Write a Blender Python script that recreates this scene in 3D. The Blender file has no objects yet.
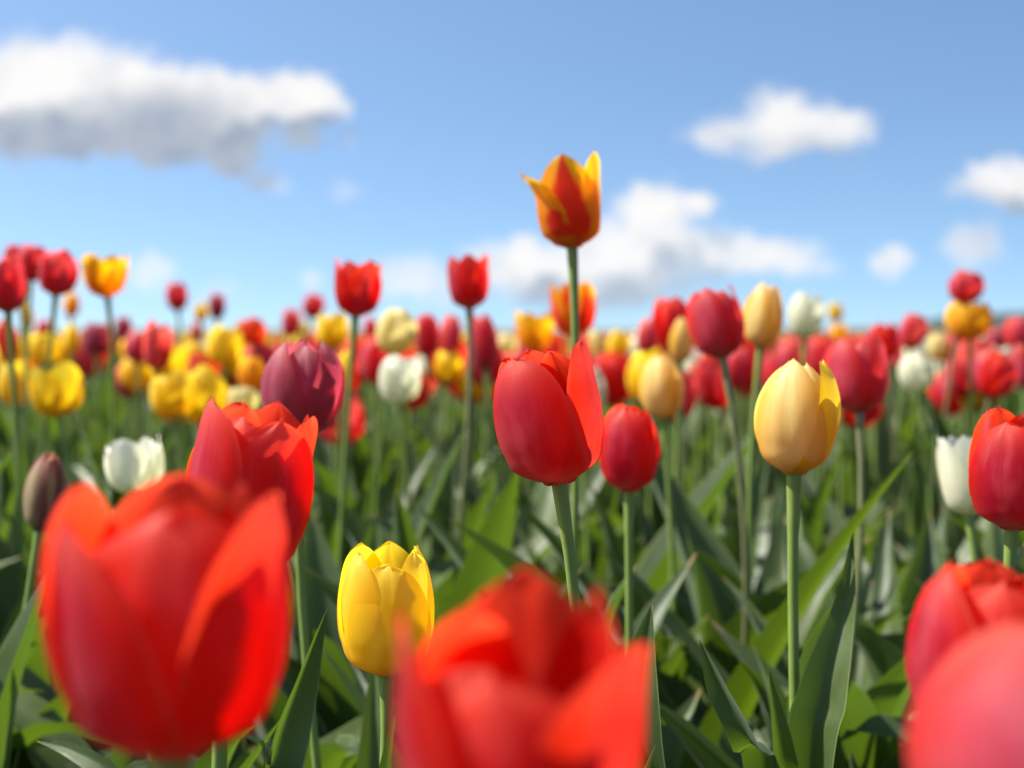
import bpy, math, random
import numpy as np
from mathutils import Vector, Matrix

R = math.radians
scene = bpy.context.scene
col = scene.collection
rng = random.Random(11)

# ------------------------------------------------------------------ camera
CAM_H, PITCH, LENS, FPX = 0.52, 2.18, 50.0, 1024 * 50.0 / 36.0
cam_d = bpy.data.cameras.new("camera")
cam = bpy.data.objects.new("camera", cam_d)
col.objects.link(cam)
cam.location = (0, 0, CAM_H)
cam.rotation_euler = (R(90 - PITCH), 0, 0)
cam_d.lens, cam_d.sensor_width = LENS, 36
cam_d.clip_start, cam_d.clip_end = 0.01, 20000
cam_d.dof.use_dof = True
cam_d.dof.focus_distance = 0.655
cam_d.dof.aperture_fstop = 6.6
scene.camera = cam
CAM_M = Matrix.Translation((0, 0, CAM_H)) @ Matrix.Rotation(R(90 - PITCH), 4, 'X')


def at(px, py, D):
    return CAM_M @ Vector(((px - 512) / FPX * D, -(py - 384) / FPX * D, -D))


# ------------------------------------------------------------------ light
SUN_AZ, SUN_EL = -84.0, 50.0        # azimuth from +Y towards +X
sun_dir = Vector((math.sin(R(SUN_AZ)) * math.cos(R(SUN_EL)), math.cos(R(SUN_AZ)) * math.cos(R(SUN_EL)), math.sin(R(SUN_EL))))
sd = bpy.data.lights.new("sun", 'SUN')
sd.energy, sd.angle, sd.color = 5.0, R(0.53), (1.0, 0.95, 0.86)
sun = bpy.data.objects.new("sun", sd)
col.objects.link(sun)
sun.rotation_euler = sun_dir.to_track_quat('Z', 'Y').to_euler()
sun.location = (-3, 0, 4)

scene.view_settings.view_transform = 'Standard'
scene.view_settings.look = 'None'
scene.view_settings.exposure = 0.95
scene.view_settings.gamma = 1
scene.view_settings.use_curve_mapping = False
scene.render.engine = 'CYCLES'
cy = scene.cycles
cy.use_denoising = True
cy.max_bounces, cy.diffuse_bounces, cy.glossy_bounces, cy.transmission_bounces = 8, 3, 2, 6
cy.sample_clamp_indirect = 6.0


class NT:
    """small node-tree writer"""
    def __init__(self, tree):
        self.t, self.n, self.l = tree, tree.nodes, tree.links

    def node(self, typ, **kw):
        nd = self.n.new(typ)
        for k, v in kw.items():
            setattr(nd, k, v)
        return nd

    def put(self, sock, v):
        if hasattr(v, 'is_output'):
            self.l.new(v, sock)
        elif v is not None:
            sock.default_value = (*v, 1) if isinstance(v, tuple) and len(v) == 3 and sock.type == 'RGBA' else v

    def math(self, op, a, b=None, c=None, clamp=False):
        nd = self.node('ShaderNodeMath', operation=op, use_clamp=clamp)
        for i, v in enumerate((a, b, c)):
            self.put(nd.inputs[i], v)
        return nd.outputs[0]

    def vmath(self, op, a, b=None):
        nd = self.node('ShaderNodeVectorMath', operation=op)
        self.put(nd.inputs[0], a)
        self.put(nd.inputs[1], b)
        return nd.outputs['Value'] if op == 'LENGTH' else nd.outputs[0]

    def smooth(self, x, a, b, lo=0.0, hi=1.0):
        nd = self.node('ShaderNodeMapRange', interpolation_type='SMOOTHSTEP')
        self.put(nd.inputs[0], x)
        for i, v in enumerate((a, b, lo, hi)):
            self.put(nd.inputs[i + 1], v)
        return nd.outputs[0]

    def mix(self, f, a, b, mode='MIX'):
        nd = self.node('ShaderNodeMix', data_type='RGBA', blend_type=mode)
        self.put(nd.inputs[0], f)
        self.put(nd.inputs[6], (*a, 1) if isinstance(a, tuple) and len(a) == 3 else a)
        self.put(nd.inputs[7], (*b, 1) if isinstance(b, tuple) and len(b) == 3 else b)
        return nd.outputs[2]

    def noise(self, vec, scale, detail=3.0, rough=0.55, out=0):
        nd = self.node('ShaderNodeTexNoise')
        if vec is not None:
            self.put(nd.inputs['Vector'], vec)
        nd.inputs['Scale'].default_value = scale
        nd.inputs['Detail'].default_value = detail
        nd.inputs['Roughness'].default_value = rough
        return nd.outputs[out]


# ------------------------------------------------------------------ world: sky with fair-weather cumulus
world = bpy.data.worlds.new("World")
scene.world = world
world.use_nodes = True
w = NT(world.node_tree)
world.node_tree.nodes.clear()
# cloud puffs: centre azimuth tangent, elevation tangent, radii, all in thousandths around the field
CLOUDS = [
    # big bank
    (35, 80, 70, 52, 1), (85, 100, 75, 60, 1), (0, 115, 60, 52, 1), (140, 88, 60, 46, 1), (190, 110, 70, 48, 1), (60, 135, 75, 34, 1),
    (120, 135, 100, 32, 1), (240, 110, 66, 36, 1), (300, 100, 52, 26, 1), (318, 104, 30, 26, 1), (225, 145, 60, 30, 1), (300, 128, 22, 22, .8),
    (268, 182, 20, 14, .7), (345, 192, 24, 12, .4), (345, 140, 22, 14, .45), (240, 170, 28, 14, .5), (-60, 110, 70, 50, 1), (180, 152, 80, 22, .8),
    # small cloud right of centre
    (780, 125, 46, 32, .9), (715, 135, 40, 18, .75), (835, 133, 44, 22, .85), (775, 148, 70, 18, .7), (848, 174, 14, 10, .35),
    # bank low in the middle
    (655, 212, 42, 34, 1), (703, 208, 22, 18, 1), (640, 250, 84, 34, .85), (556, 262, 84, 28, .75), (744, 254, 90, 26, .75), (496, 264, 50, 26, .65), (520, 246, 26, 20, .6),
    (600, 285, 150, 26, .75), (400, 270, 50, 26, .6), (313, 275, 22, 16, .6), (420, 292, 60, 18, .5), (790, 262, 50, 20, .5),
    # right
    (886, 266, 28, 20, .8), (1000, 190, 56, 26, .85), (1040, 185, 60, 32, .9), (975, 252, 36, 34, .65), (155, 275, 34, 24, .6), (215, 290, 30, 16, .45),
    (60, 285, 60, 22, .4), (1100, 260, 80, 30, .7), (-160, 230, 90, 40, .8),
]
grp = bpy.data.node_groups.new("cloud_field", 'ShaderNodeTree')
grp.interface.new_socket("Vector", in_out='INPUT', socket_type='NodeSocketVector')
grp.interface.new_socket("Density", in_out='OUTPUT', socket_type='NodeSocketFloat')
grp.interface.new_socket("Thickness", in_out='OUTPUT', socket_type='NodeSocketFloat')
g = NT(grp)
gi, go_ = g.node('NodeGroupInput'), g.node('NodeGroupOutput')
n1 = g.vmath('SUBTRACT', g.noise(gi.outputs[0], 0.022, 4.0, 0.6, 1), (0.5, 0.5, 0.5))
n1 = g.vmath('MULTIPLY', n1, (58, 46, 0))
n0 = g.vmath('SUBTRACT', g.noise(gi.outputs[0], 0.009, 2.0, 0.5, 1), (0.5, 0.5, 0.5))
n0 = g.vmath('MULTIPLY', n0, (50, 34, 0))
n2 = g.vmath('SUBTRACT', g.noise(gi.outputs[0], 0.06, 3.0, 0.6, 1), (0.5, 0.5, 0.5))
n2 = g.vmath('MULTIPLY', n2, (26, 24, 0))
pos = g.vmath('ADD', g.vmath('ADD', gi.outputs[0], n2), g.vmath('ADD', n1, n0))
acc = None
for cx, cyy, rx, ry, a in CLOUDS:
    v = g.vmath('MULTIPLY', g.vmath('SUBTRACT', pos, (cx, cyy, 0)), (1 / rx, 1 / ry, 0))
    L = g.vmath('LENGTH', v)
    f = g.smooth(L, 1.28, 0.25, 0.0, a)
    if acc is None:
        acc = tot = f
    else:  # 1-(1-a)(1-b)
        acc = g.math('SUBTRACT', g.math('ADD', acc, f), g.math('MULTIPLY', acc, f))
        tot = g.math('ADD', tot, f)
g.l.new(acc, go_.inputs[0])
g.l.new(tot, go_.inputs[1])

tc = w.node('ShaderNodeTexCoord')
sep = w.node('ShaderNodeSeparateXYZ')
w.l.new(tc.outputs['Generated'], sep.inputs[0])
yy = w.math('MAXIMUM', sep.outputs[1], 0.05)
X = w.math('MULTIPLY_ADD', w.math('DIVIDE', sep.outputs[0], yy), FPX, 512.0)
Z = w.math('MULTIPLY_ADD', w.math('DIVIDE', sep.outputs[2], yy), -FPX, 330.0)
cv = w.node('ShaderNodeCombineXYZ')
w.l.new(X, cv.inputs[0])
w.l.new(Z, cv.inputs[1])
c1 = w.node('ShaderNodeGroup', node_tree=grp)
w.l.new(cv.outputs[0], c1.inputs[0])
c2 = w.node('ShaderNodeGroup', node_tree=grp)
w.l.new(w.vmath('ADD', cv.outputs[0], (-22, -34, 0)), c2.inputs[0])
c3 = w.node('ShaderNodeGroup', node_tree=grp)
w.l.new(w.vmath('ADD', cv.outputs[0], (4, 30, 0)), c3.inputs[0])
alpha = w.smooth(c1.outputs[0], 0.10, 1.0)
alpha = w.math('MULTIPLY', alpha, w.smooth(sep.outputs[1], 0.05, 0.3))
cloud_shade = w.smooth(w.math('ADD', w.math('MULTIPLY', c2.outputs[1], 1.3), w.math('MULTIPLY', c3.outputs[1], -0.55)), 0.40, 1.9)  # self-shading of the clouds, painted from thickness sampled towards the sun
lump = w.noise(cv.outputs[0], 0.02, 3.0, 0.6)
for cx, cyy, rx, ry, a in [(165, 124, 104, 44, 1.0), (90, 118, 50, 26, .6), (225, 144, 60, 28, .9), (620, 292, 130, 26, .4), (780, 146, 80, 22, .35), (1010, 206, 60, 20, .6), (985, 250, 40, 40, .3)]:
    L = w.vmath('LENGTH', w.vmath('MULTIPLY', w.vmath('SUBTRACT', w.vmath('ADD', cv.outputs[0], w.vmath('MULTIPLY', w.vmath('SUBTRACT', w.noise(cv.outputs[0], 0.018, 3.0, 0.6, 1), (.5, .5, .5)), (34, 30, 0))), (cx, cyy, 0)), (1 / rx, 1 / ry, 0)))
    base_shade = w.smooth(L, 1.2, 0.2, 0.0, a)  # shaded cloud undersides, painted in as soft ellipses
    cloud_shade = w.math('MAXIMUM', w.math('MULTIPLY', cloud_shade, .42) if cx == 150 else cloud_shade, base_shade)
cloud_shade = w.math('MULTIPLY_ADD', cloud_shade, 0.85, w.smooth(lump, 0.42, 0.72, 0.0, 0.22), clamp=True)
ccol = w.mix(cloud_shade, (1.02, 1.0, 0.98), (0.37, 0.43, 0.53))
sky = w.node('ShaderNodeTexSky', sky_type='NISHITA')
sky.sun_disc = False
sky.sun_elevation, sky.sun_rotation = R(SUN_EL), R(SUN_AZ)
sky.air_density, sky.dust_density, sky.ozone_density, sky.altitude = 1.0, 1.5, 2.4, 100
# steeper fall-off to the horizon than a sea-level standard sky
cz = w.node('ShaderNodeCombineXYZ')
w.l.new(sep.outputs[0], cz.inputs[0])
w.l.new(sep.outputs[1], cz.inputs[1])
w.l.new(w.math('MULTIPLY_ADD', w.math('MAXIMUM', sep.outputs[2], 0.0), 2.0, 0.105), cz.inputs[2])
w.l.new(w.vmath('NORMALIZE', cz.outputs[0]), sky.inputs[0])
bg1 = w.node('ShaderNodeBackground')
w.l.new(w.mix(1.0, sky.outputs[0], (0.92, 1.03, 1.05), 'MULTIPLY'), bg1.inputs[0])
bg1.inputs[1].default_value = 0.104
bg2 = w.node('ShaderNodeBackground')
w.l.new(ccol, bg2.inputs[0])
bg2.inputs[1].default_value = 0.52
mx = w.node('ShaderNodeMixShader')
w.l.new(w.math('MULTIPLY', alpha, 0.96), mx.inputs[0])
w.l.new(bg1.outputs[0], mx.inputs[1])
w.l.new(bg2.outputs[0], mx.inputs[2])
wo = w.node('ShaderNodeOutputWorld')
w.l.new(mx.outputs[0], wo.inputs[0])
world.cycles.sampling_method = 'MANUAL'
world.cycles.sample_map_resolution = 512


# ------------------------------------------------------------------ materials
def new_mat(name):
    m = bpy.data.materials.new(name)
    m.use_nodes = True
    m.node_tree.nodes.clear()
    return m, NT(m.node_tree)


def finish(n, color, trans, tfac, rough, bump=None, bump_d=0.001, sheen=0.0, spec=0.35, sheen_col=(1, .8, .8)):
    p = n.node('ShaderNodeBsdfPrincipled')
    n.put(p.inputs['Base Color'], color)
    n.put(p.inputs['Roughness'], rough)
    p.inputs['Specular IOR Level'].default_value = spec
    p.inputs['Sheen Weight'].default_value = sheen
    p.inputs['Sheen Roughness'].default_value = 0.45
    p.inputs['Sheen Tint'].default_value = (*sheen_col, 1)
    if bump is not None:
        b = n.node('ShaderNodeBump')
        b.inputs['Strength'].default_value = 0.5
        b.inputs['Distance'].default_value = bump_d
        n.l.new(bump, b.inputs['Height'])
        n.l.new(b.outputs[0], p.inputs['Normal'])
    out = n.node('ShaderNodeOutputMaterial')
    if trans is None:
        n.l.new(p.outputs[0], out.inputs[0])
        return
    t = n.node('ShaderNodeBsdfTranslucent')
    n.put(t.inputs[0], trans)
    mxs = n.node('ShaderNodeMixShader')
    n.put(mxs.inputs[0], tfac)
    n.l.new(p.outputs[0], mxs.inputs[1])
    n.l.new(t.outputs[0], mxs.inputs[2])
    n.l.new(mxs.outputs[0], out.inputs[0])


def petal_mat(name, core, edge, tip, base, inner, inner_base, trans, tfac=0.62, rough=0.42, flame=None, sheen=0.25, sheen_col=(1, .7, .75), rim=None, sc=1.0):
    """core: middle of the outer face, edge: its margins, base: by the stem; inner: inside of the cup"""
    m, n = new_mat(name)
    uv = n.node('ShaderNodeUVMap')
    uv.uv_map = "UVMap"
    s = n.node('ShaderNodeSeparateXYZ')
    n.l.new(uv.outputs[0], s.inputs[0])
    U, V = s.outputs[0], s.outputs[1]
    e = n.math('ABSOLUTE', n.math('MULTIPLY_ADD', U, 2.0, -1.0))
    oi = n.node('ShaderNodeObjectInfo')
    cb = n.node('ShaderNodeCombineXYZ')
    n.l.new(n.math('MULTIPLY_ADD', U, 34.0, n.math('MULTIPLY', oi.outputs['Random'], 30.0)), cb.inputs[0])
    n.l.new(n.math('MULTIPLY', V, 1.7), cb.inputs[1])
    streak = n.noise(cb.outputs[0], 1.0, 7.0, 0.72)
    cb2 = n.node('ShaderNodeCombineXYZ')
    n.l.new(n.math('MULTIPLY_ADD', U, 5.0, n.math('MULTIPLY', oi.outputs['Random'], 17.0)), cb2.inputs[0])
    n.l.new(n.math('MULTIPLY', V, 3.0), cb2.inputs[1])
    blot = n.noise(cb2.outputs[0], 1.0, 2.0, 0.5)
    streak = n.math('MULTIPLY_ADD', n.math('SUBTRACT', streak, .5), n.smooth(blot, .35, .65, .35 * sc, 1.15 * sc), .5)
    ee = n.math('ADD', e, n.math('MULTIPLY_ADD', streak, 0.7, -0.35))
    bloom = tuple(min(.85, a * 1.12 + .075) for a in core)
    outer = n.mix(n.smooth(blot, .40, .68, 0, .55), core, bloom)
    outer = n.mix(n.smooth(ee, 0.25, 0.95), outer, edge)
    outer = n.mix(n.smooth(n.math('ADD', V, n.math('MULTIPLY_ADD', streak, 0.24, -0.12)), 0.72, 1.0), outer, tip)
    if flame:
        fm = n.smooth(n.math('ADD', ee, n.math('MULTIPLY', n.math('ABSOLUTE', n.math('SUBTRACT', V, 0.42)), 0.75)), 0.50, 0.72)
        outer = n.mix(fm, flame, edge)
    outer = n.mix(n.smooth(n.math('ADD', V, n.math('MULTIPLY_ADD', streak, 0.14, -0.07)), 0.36, 0.08), outer, base)
    inn = n.mix(n.smooth(V, 0.34, 0.10), inner, inner_base)
    if flame:
        inn = n.mix(n.smooth(ee, 0.35, 0.7), flame, inner)
    if rim:
        outer = n.mix(n.smooth(e, .86, 1.0, 0, .5), outer, rim)  # pale highlight along margin and tip, painted into the petal colour
        outer = n.mix(n.smooth(V, .93, 1.0, 0, .6), outer, rim)
    geo = n.node('ShaderNodeNewGeometry')
    c = n.mix(geo.outputs['Backfacing'], outer, inn)
    c = n.mix(1.0, c, n.mix(streak, (.64, .64, .64), (1.3, 1.3, 1.3)), 'MULTIPLY')
    c = n.mix(1.0, c, n.mix(blot, (.8, .8, .8), (1.16, 1.16, 1.16)), 'MULTIPLY')
    c = n.mix(1.0, c, n.mix(oi.outputs['Random'], (.88, .88, .88), (1.08, 1.08, 1.08)), 'MULTIPLY')
    tcx = n.mix(0.35, trans, outer)
    if flame:
        tcx = n.mix(fm, flame, trans)
    tf = n.smooth(e, 0.0, 1.0, tfac * 0.85, tfac * 1.2)
    finish(n, c, tcx, tf, rough, streak, 0.0014, sheen, 0.3, sheen_col)
    return m


M = {
    'vivid': petal_mat("petal_vivid_red", (.74, .010, .006), (.82, .018, .006), (.82, .09, .05), (.72, .06, .03), (.84, .014, .004), (.45, .10, .01), (1.0, .055, .004), sheen=.05, rim=(.84, .16, .10)),
    'red': petal_mat("petal_red", (.38, .010, .036), (.80, .018, .007), (.82, .10, .07), (.66, .26, .24), (.84, .014, .004), (.45, .10, .01), (1.0, .050, .004), sheen=.08, rim=(.84, .18, .12)),
    'crimson': petal_mat("petal_crimson", (.54, .045, .085), (.74, .055, .060), (.82, .16, .15), (.40, .20, .12), (.62, .015, .012), (.35, .08, .02), (.95, .05, .03)),
    'pink': petal_mat("petal_pink", (.54, .07, .12), (.80, .09, .08), (.84, .22, .18), (.60, .34, .24), (.80, .05, .03), (.5, .2, .05), (.95, .13, .07)),
    'orange': petal_mat("petal_orange", (.74, .045, .008), (.84, .10, .008), (.85, .16, .02), (.6, .25, .02), (.82, .07, .004), (.5, .2, .01), (1.0, .15, .004)),
    'purple': petal_mat("petal_purple", (.40, .05, .095), (.58, .12, .15), (.68, .26, .25), (.22, .10, .06), (.24, .012, .035), (.12, .02, .02), (.75, .06, .10), sheen=.3, sheen_col=(1, .7, .85)),
    'yellow': petal_mat("petal_yellow", (.94, .66, .012), (.95, .74, .02), (.95, .78, .08), (.62, .48, .03), (.92, .56, .006), (.7, .4, .01), (1.0, .72, .010), tfac=.60, sheen=.15, sc=.45, sheen_col=(1, .9, .5)),
    'apricot': petal_mat("petal_apricot", (.90, .70, .24), (.90, .58, .10), (.92, .74, .32), (.62, .52, .16), (.86, .40, .02), (.7, .4, .03), (1.0, .70, .16), tfac=.58, sheen=.15, sc=.4, sheen_col=(1, .95, .7)),
    'cream': petal_mat("petal_cream", (.80, .70, .30), (.84, .74, .38), (.86, .78, .46), (.55, .6, .2), (.82, .68, .26), (.7, .6, .15), (.95, .80, .30), sheen=.1, sheen_col=(1, 1, .9)),
    'white': petal_mat("petal_white", (.84, .82, .64), (.86, .84, .70), (.87, .86, .76), (.66, .70, .38), (.80, .78, .62), (.7, .7, .3), (.92, .90, .66), sheen=.1, sheen_col=(1, 1, 1)),
    'flame': petal_mat("petal_flame", (.86, .42, .006), (.90, .50, .008), (.90, .55, .01), (.80, .30, .01), (.88, .40, .004), (.7, .3, .01), (1.0, .52, .004), flame=(.90, .045, .004)),
    'amber': petal_mat("petal_amber", (.90, .42, .006), (.94, .64, .012), (.94, .68, .03), (.70, .20, .01), (.88, .40, .004), (.7, .3, .01), (1.0, .60, .006), tfac=.6, flame=(.92, .42, .007)),
    'bud': petal_mat("petal_bud", (.56, .44, .22), (.40, .13, .14), (.60, .22, .20), (.20, .22, .07), (.3, .15, .06), (.2, .15, .05), (.40, .22, .08)),
}


def leaf_mat(name, top, under, trans, rough=0.38, tf=0.34):
    m, n = new_mat(name)
    uv = n.node('ShaderNodeUVMap')
    uv.uv_map = "UVMap"
    s = n.node('ShaderNodeSeparateXYZ')
    n.l.new(uv.outputs[0], s.inputs[0])
    U, V = s.outputs[0], s.outputs[1]
    cb = n.node('ShaderNodeCombineXYZ')
    n.l.new(n.math('MULTIPLY', U, 40.0), cb.inputs[0])
    n.l.new(n.math('MULTIPLY', V, 1.5), cb.inputs[1])
    streak = n.noise(cb.outputs[0], 1.0, 3.0, 0.6)
    geo = n.node('ShaderNodeNewGeometry')
    patch = n.noise(geo.outputs['Position'], 9.0, 2.0, 0.5)
    fine = n.noise(geo.outputs['Position'], 90.0, 5.0, 0.7)
    c = n.mix(geo.outputs['Backfacing'], top, under)
    c = n.mix(n.smooth(patch, .35, .65), c, (top[0] * 1.5, top[1] * 1.22, top[2] * .6))
    c = n.mix(n.smooth(patch, .55, .72, 0, .4), c, (.11, .165, .08))
    c = n.mix(1.0, c, n.mix(streak, (.68, .72, .7), (1.3, 1.25, 1.25)), 'MULTIPLY')
    c = n.mix(1.0, c, n.mix(fine, (.82, .82, .82), (1.15, 1.15, 1.15)), 'MULTIPLY')
    e = n.math('ABSOLUTE', n.math('MULTIPLY_ADD', U, 2.0, -1.0))
    c = n.mix(n.smooth(e, .93, 1.0, 0, .6), c, (.30, .36, .12))
    c = n.mix(n.smooth(V, .955, .995, 0, .9), c, (.40, .20, .09))
    finish(n, c, trans, tf, n.smooth(fine, .3, .7, rough, rough + .14), streak, 0.0006, 0.15, 0.5, (.85, 1, .9))
    return m


LEAF = leaf_mat("leaf_green", (.038, .070, .022), (.055, .088, .032), (.15, .26, .012), rough=.40, tf=.28)
LEAF_LIME = leaf_mat("leaf_fresh_green", (.050, .092, .012), (.062, .102, .020), (.19, .31, .010), rough=.40, tf=.26)


def stem_mat(name, a, b):
    m, n = new_mat(name)
    geo = n.node('ShaderNodeNewGeometry')
    f = n.noise(geo.outputs['Position'], 60.0, 3.0, .6)
    c = n.mix(f, a, b)
    finish(n, c, (.25, .38, .06, 1), 0.12, 0.4, f, 0.0006, .1, .45, (.9, 1, .9))
    return m


STEM = stem_mat("stem_green", (.15, .23, .035), (.25, .33, .08))
STEM_RED = stem_mat("stem_flushed", (.16, .17, .06), (.22, .22, .10))

m, n = new_mat("soil")
geo = n.node('ShaderNodeNewGeometry')
a_ = n.noise(geo.outputs['Position'], 3.0, 5.0, .65)
b_ = n.noise(geo.outputs['Position'], 40.0, 5.0, .7)
far = n.math('SMOOTH_MIN', n.math('DIVIDE', n.vmath('LENGTH', geo.outputs['Position']), 60.0), 1.0, 0.1)
c = n.mix(a_, (.045, .032, .02), (.03, .045, .015))
c = n.mix(b_, c, (.07, .055, .035))
c = n.mix(far, c, n.mix(a_, (.05, .09, .025), (.08, .12, .04)))
finish(n, c, None, 0, .9, b_, .02)
SOIL = m
m, n = new_mat("wooded_hill")
geo = n.node('ShaderNodeNewGeometry')
a_ = n.noise(geo.outputs['Position'], .02, 5.0, .65)
c = n.mix(a_, (.018, .030, .028), (.035, .05, .042))
finish(n, c, None, 0, .9, a_, 2)
HILL = m


# ------------------------------------------------------------------ mesh helpers
def mesh_from(name, verts, faces, uvs=None, mats=(), smooth=True):
    me = bpy.data.meshes.new(name)
    verts = np.asarray(verts, dtype=np.float32)
    faces = np.asarray(faces, dtype=np.int32)
    nf = len(faces)
    me.vertices.add(len(verts))
    me.vertices.foreach_set('co', verts.ravel())
    me.loops.add(nf * 4)
    me.loops.foreach_set('vertex_index', faces.ravel())
    me.polygons.add(nf)
    me.polygons.foreach_set('loop_start', np.arange(nf, dtype=np.int32) * 4)
    me.polygons.foreach_set('loop_total', np.full(nf, 4, dtype=np.int32))
    if smooth:
        me.polygons.foreach_set('use_smooth', np.ones(nf, dtype=bool))
    if uvs is not None:
        l = me.uv_layers.new(name="UVMap")
        l.data.foreach_set('uv', np.asarray(uvs, dtype=np.float32)[faces.ravel()].ravel())
    for m_ in mats:
        me.materials.append(m_)
    me.update()
    me.validate()
    return me


def grid_faces(nu, nv, off=0):
    i = np.arange(nu - 1)[None, :] + np.arange(nv - 1)[:, None] * nu
    i = i.ravel() + off
    return np.stack([i, i + 1, i + 1 + nu, i + nu], 1)


def link(name, me, parent=None, mat=None):
    o = bpy.data.objects.new(name, me)
    col.objects.link(o)
    if parent:
        o.parent = parent
    if mat:
        o.material_slots[0].link = 'OBJECT'
        o.material_slots[0].material = mat
    return o


def root(name, label, cat, loc, group=None):
    o = bpy.data.objects.new(name, None)
    o.empty_display_size = .02
    col.objects.link(o)
    o.location = loc
    o['label'], o['category'] = label, cat
    if group:
        o['group'] = group
    return o


def sstep(x, a, b):
    t = np.clip((x - a) / (b - a), 0, 1)
    return t * t * (3 - 2 * t)


# ------------------------------------------------------------------ petals
ZK = np.array([0, .025, .10, .28, .50, .75, .92, 1.0])
PROFILES = {
    'egg':   np.array([.02, .095, .24, .352, .385, .305, .17, .07]),
    'cup':   np.array([.02, .10, .262, .378, .415, .385, .325, .27]),
    'closed': np.array([.02, .10, .25, .362, .40, .345, .24, .15]),
    'open':  np.array([.02, .10, .26, .385, .45, .475, .49, .49]),
    'flare': np.array([.02, .15, .27, .36, .39, .41, .475, .58]),
    'upright': np.array([.02, .10, .255, .365, .40, .395, .385, .37]),
}


def interp_smooth(xk, yk, x):
    """Catmull-Rom style cubic through the knots"""
    d = np.gradient(yk, xk)
    i = np.clip(np.searchsorted(xk, x) - 1, 0, len(xk) - 2)
    h = xk[i + 1] - xk[i]
    t = (x - xk[i]) / h
    return ((2 * t**3 - 3 * t**2 + 1) * yk[i] + (t**3 - 2 * t**2 + t) * h * d[i]
            + (-2 * t**3 + 3 * t**2) * yk[i + 1] + (t**3 - t**2) * h * d[i + 1])


def petal_grid(az=0, prof='cup', h=1.0, w=.44, r=0.0, cl=0.0, cr=0.0, te=.62, tp=2.4, k=1.0, tipout=0.0, rs=(.10, .80, .7), seed=0, wob=.012, skew=0.0, spiral=.015,
               nu=15, nv=19, dr=None):
    """az 0 faces the viewer (-Y), +90 faces +X.  cl/cr: outward roll of the left/right edge as seen from outside."""
    rg = np.random.RandomState(seed * 7 + 3)
    t = np.linspace(0, 1, nv)
    v = 1 - (1 - t) ** 1.45
    u = np.linspace(-1, 1, nu)
    u = np.sign(u) * (1 - (1 - np.abs(u)) ** 1.2)
    V, Ug = np.meshgrid(v, u, indexing='ij')
    # arc-length like parameter: bottom turns out quickly
    zz = interp_smooth(np.array([0, .10, .24, .42, .60, .80, .93, 1.0]), ZK, V)
    pr = PROFILES[prof]
    Rr = interp_smooth(ZK, pr, zz) + r * sstep(V, 0, .3)
    if dr is not None:      # lean of this petal: extra radius growing to the tip
        Rr = Rr + dr * V ** 2
    f = (0.10 + 0.90 * sstep(V, -.10, .36)) * np.clip(1 - np.clip((V - .42) / .58, 0, 1) ** tp, 0, 1) ** te
    W = w * f
    rc = np.maximum(Rr * k, .13 + .05 * V)
    s = Ug * W
    ang = np.clip(s / rc, -1.75, 1.75)
    x = Rr - rc * (1 - np.cos(ang))
    y = rc * np.sin(ang)
    z = zz * h
    # margins roll outwards
    for sgn, c in ((1, cr), (-1, cl)):
        q = np.clip((Ug * sgn - .35) / .65, 0, 1) ** 2 * sstep(V, rs[0], rs[1]) * (1 - rs[2] * sstep(V, .82, 1))
        x += c * q * np.cos(ang)
        y += c * q * np.sin(ang) * .6
    x += spiral * Ug * sstep(V, .1, .4)
    # midrib, ruffles, tip
    x -= .016 * np.exp(-(Ug / .13) ** 2) * sstep(V, .15, .5) * (1 - .5 * V)
    p1, p2, p3 = rg.rand(3) * 6.28
    x += wob * np.sin(2.6 * Ug + 4 * V + p1) * V + wob * .55 * np.sin(6 * Ug + 3 * V + p2) * V * np.abs(Ug)
    z += wob * .9 * np.sin(5.2 * Ug + p3) * V ** 3
    z += (.022 * np.exp(-(Ug / .22) ** 2)) * V ** 6
    x += tipout * np.clip((V - .6) / .4, 0, 1) ** 2
    y += skew * V ** 2
    a = math.radians(az - 90)
    ca, sa = math.cos(a), math.sin(a)
    P = np.stack([x * ca - y * sa, x * sa + y * ca, z], -1).reshape(-1, 3)
    UV = np.stack([(Ug + 1) / 2, V], -1).reshape(-1, 2)
    return P, grid_faces(nu, nv), UV


def petal_mesh(spec, fine=1.0):
    kw = dict(spec)
    if fine > 1:
        kw['nu'], kw['nv'] = 27, 37
    P, F, UV = petal_grid(**kw)
    return mesh_from("petal", P, F, UV, [M['red']])


def six(prof, seed, w=.44, jit=1.0, **kw):
    """three outer and three inner petals with natural irregularity"""
    rr = random.Random(seed)
    L = []
    for i in range(3):
        L.append(dict(az=120 * i + rr.uniform(-9, 9) * jit, prof=prof, h=1 - rr.uniform(0, .07) * jit, w=w * rr.uniform(.95, 1.06), r=.012, seed=seed * 10 + i,
                      dr=rr.uniform(-.03, .05) * jit, cl=rr.uniform(-.02, .05), cr=rr.uniform(-.02, .05), **kw))
    for i in range(3):
        L.append(dict(az=60 + 120 * i + rr.uniform(-9, 9) * jit, prof=prof, h=.97 - rr.uniform(0, .08) * jit, w=w * rr.uniform(.9, 1.0), r=-.022, seed=seed * 10 + 5 + i,
                      dr=rr.uniform(-.03, .03) * jit, **kw))
    return L


SHAPES = {
    'egg':   [six('egg', s, .40, te=.85, wob=.02) for s in (1, 2, 3)],
    'closed': [six('closed', s, .40, te=.78, wob=.022) for s in (4, 5, 6)],
    'cup':   [six('cup', s, .41, wob=.022) for s in (7, 8, 9)],
    'upright': [six('upright', s, .40, te=.75) for s in (10, 11)],
    'open':  [six('open', s, .43, te=.7) for s in (12, 13)],
    'flare': [six('flare', s, .36, te=.95, k=1.25) for s in (14, 15)],
}
NOMW = {'egg': .80, 'closed': .83, 'cup': .87, 'upright': .84, 'open': .98, 'flare': 1.05}
_cache = {}


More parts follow.
